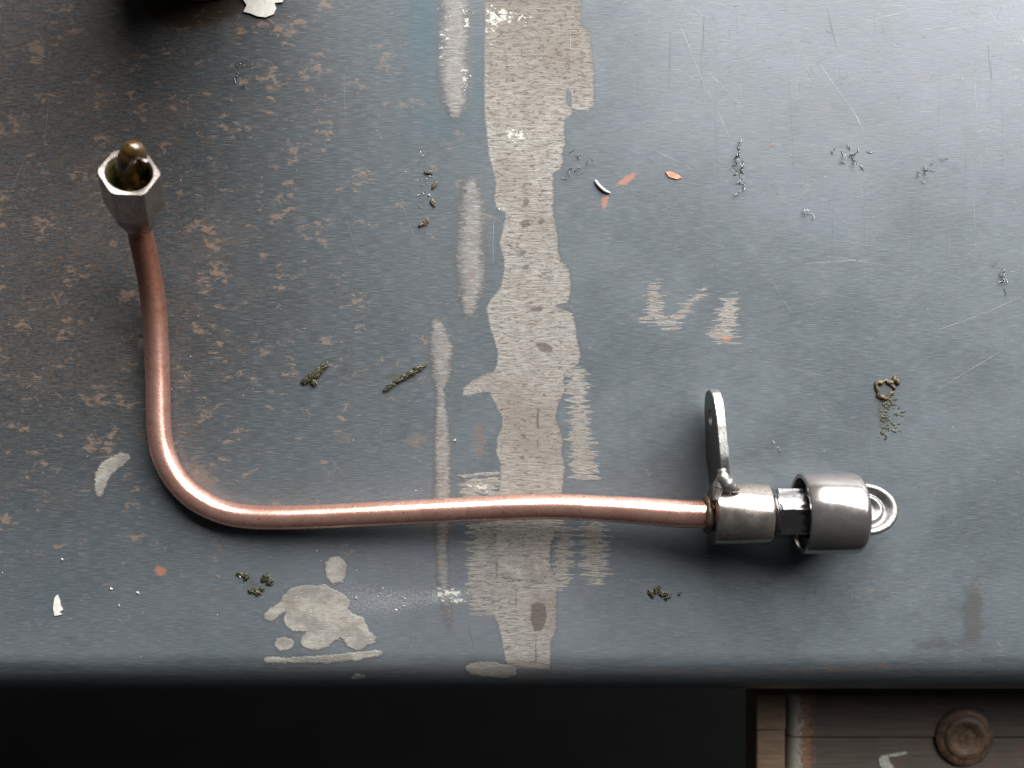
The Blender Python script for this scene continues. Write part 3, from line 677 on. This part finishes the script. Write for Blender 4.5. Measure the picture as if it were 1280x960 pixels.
blk = tag(empty('wooden_block', (P(1120, 930, ZT).x, P(1120, 930, ZT).y, ZT-.016)), 'dark brown wooden block with a rusty bolt below the bench edge', 'wooden block')
def board(name, x0, x1, y0, y1, zt, rad, mat, skew=0):
    bm = bmesh.new(); w_ = x1-x0; d = y1-y0; prof = [(0, zt-.016)]+[(rad-rad*math.cos(t), zt-rad+rad*math.sin(t)) for t in np.linspace(0, math.pi/2, 8)]+[(w_-.001, zt), (w_, zt-.001), (w_, zt-.016)]
    A_ = [bm.verts.new((x, 0+skew*(1-x/w_), z)) for x, z in prof]; B_ = [bm.verts.new((x, d+skew*(1-x/w_), z)) for x, z in prof]
    bm.faces.new(A_); bm.faces.new(B_[::-1])
    for i in range(len(prof)): j = (i+1) % len(prof); bm.faces.new((A_[i], B_[i], B_[j], A_[j]))
    o = from_bm(name, bm, mat, angle=35); o.location = (x0, y0, 0); keep(o, blk); return o
xe = P(1400, 900, ZT).x; xa, xb = P(985, 900, ZT).x, P(946, 900, ZT).x; yj = P(0, 922, ZT).y; yt = P(0, 869, ZT).y; yb = P(0, 1020, ZT).y
board('board', xa, xe, yj+.00035, yt, ZT, .004, m_wood2); board('board', xa+.0002, xe, yb, yj-.00035, ZT-.0006, .004, m_wood2)
board('side_board', xb, xa-.0004, P(0, 914, ZT).y+.0003, P(0, 870, ZT).y, ZT-.001, .0008, m_wood1); board('side_board', xb+.0003, xa-.0004, yb, P(0, 914, ZT).y-.0003, ZT-.0018, .0008, m_wood1)
c = P(1205, 921, ZT)
bm = bmesh.new(); lathe(bm, [(-.002, 0), (-.002, .0098), (.0004, .0104), (.0011, .0098), (.0014, .0075), (.0014, 0)], c, Vector((0, 0, 1)), Vector((1, 0, 0)), 56)
wsh = keep(from_bm('washer', bm, m_rusty, angle=50), blk)
bm = bmesh.new(); lathe(bm, [(.0008, 0), (.0008, .0074), (.0016, .0076), (.0022, .0068), (.0023, .0052), (.0017, .0042), (.0018, .0022), (.0019, 0)], c, Vector((0, 0, 1)), Vector((1, 0, 0)), 56)
keep(from_bm('bolt_head', bm, m_rusty, angle=60), blk)
bm = bmesh.new()
for pts in ([(1098,949),(1103,944),(1112,943),(1111,950),(1116,957),(1122,968),(1108,968),(1100,957)], [(1108,943),(1120,941.5),(1133,939),(1134,942),(1124,945),(1112,946)]):
    vs = [bm.verts.new(P(x, y, ZT-.0003)) for x, y in pts]; lowr = [bm.verts.new(P(x, y, ZT-.0008)) for x, y in pts]; bm.faces.new(vs)
    for i in range(len(pts)): j = (i+1) % len(pts); bm.faces.new((vs[i], lowr[i], lowr[j], vs[j]))
keep(from_bm('paint_mark', bm, plain('grimy_white_paint', (.24, .24, .21), .6, 0, .4, .9, .4), smooth=False), blk)

# floor far below
bm = bmesh.new(); bmesh.ops.create_grid(bm, x_segments=2, y_segments=2, size=4); bmesh.ops.translate(bm, verts=bm.verts, vec=(0, 0, -.85))
tag(from_bm('floor', bm, m_floor), kind='structure')
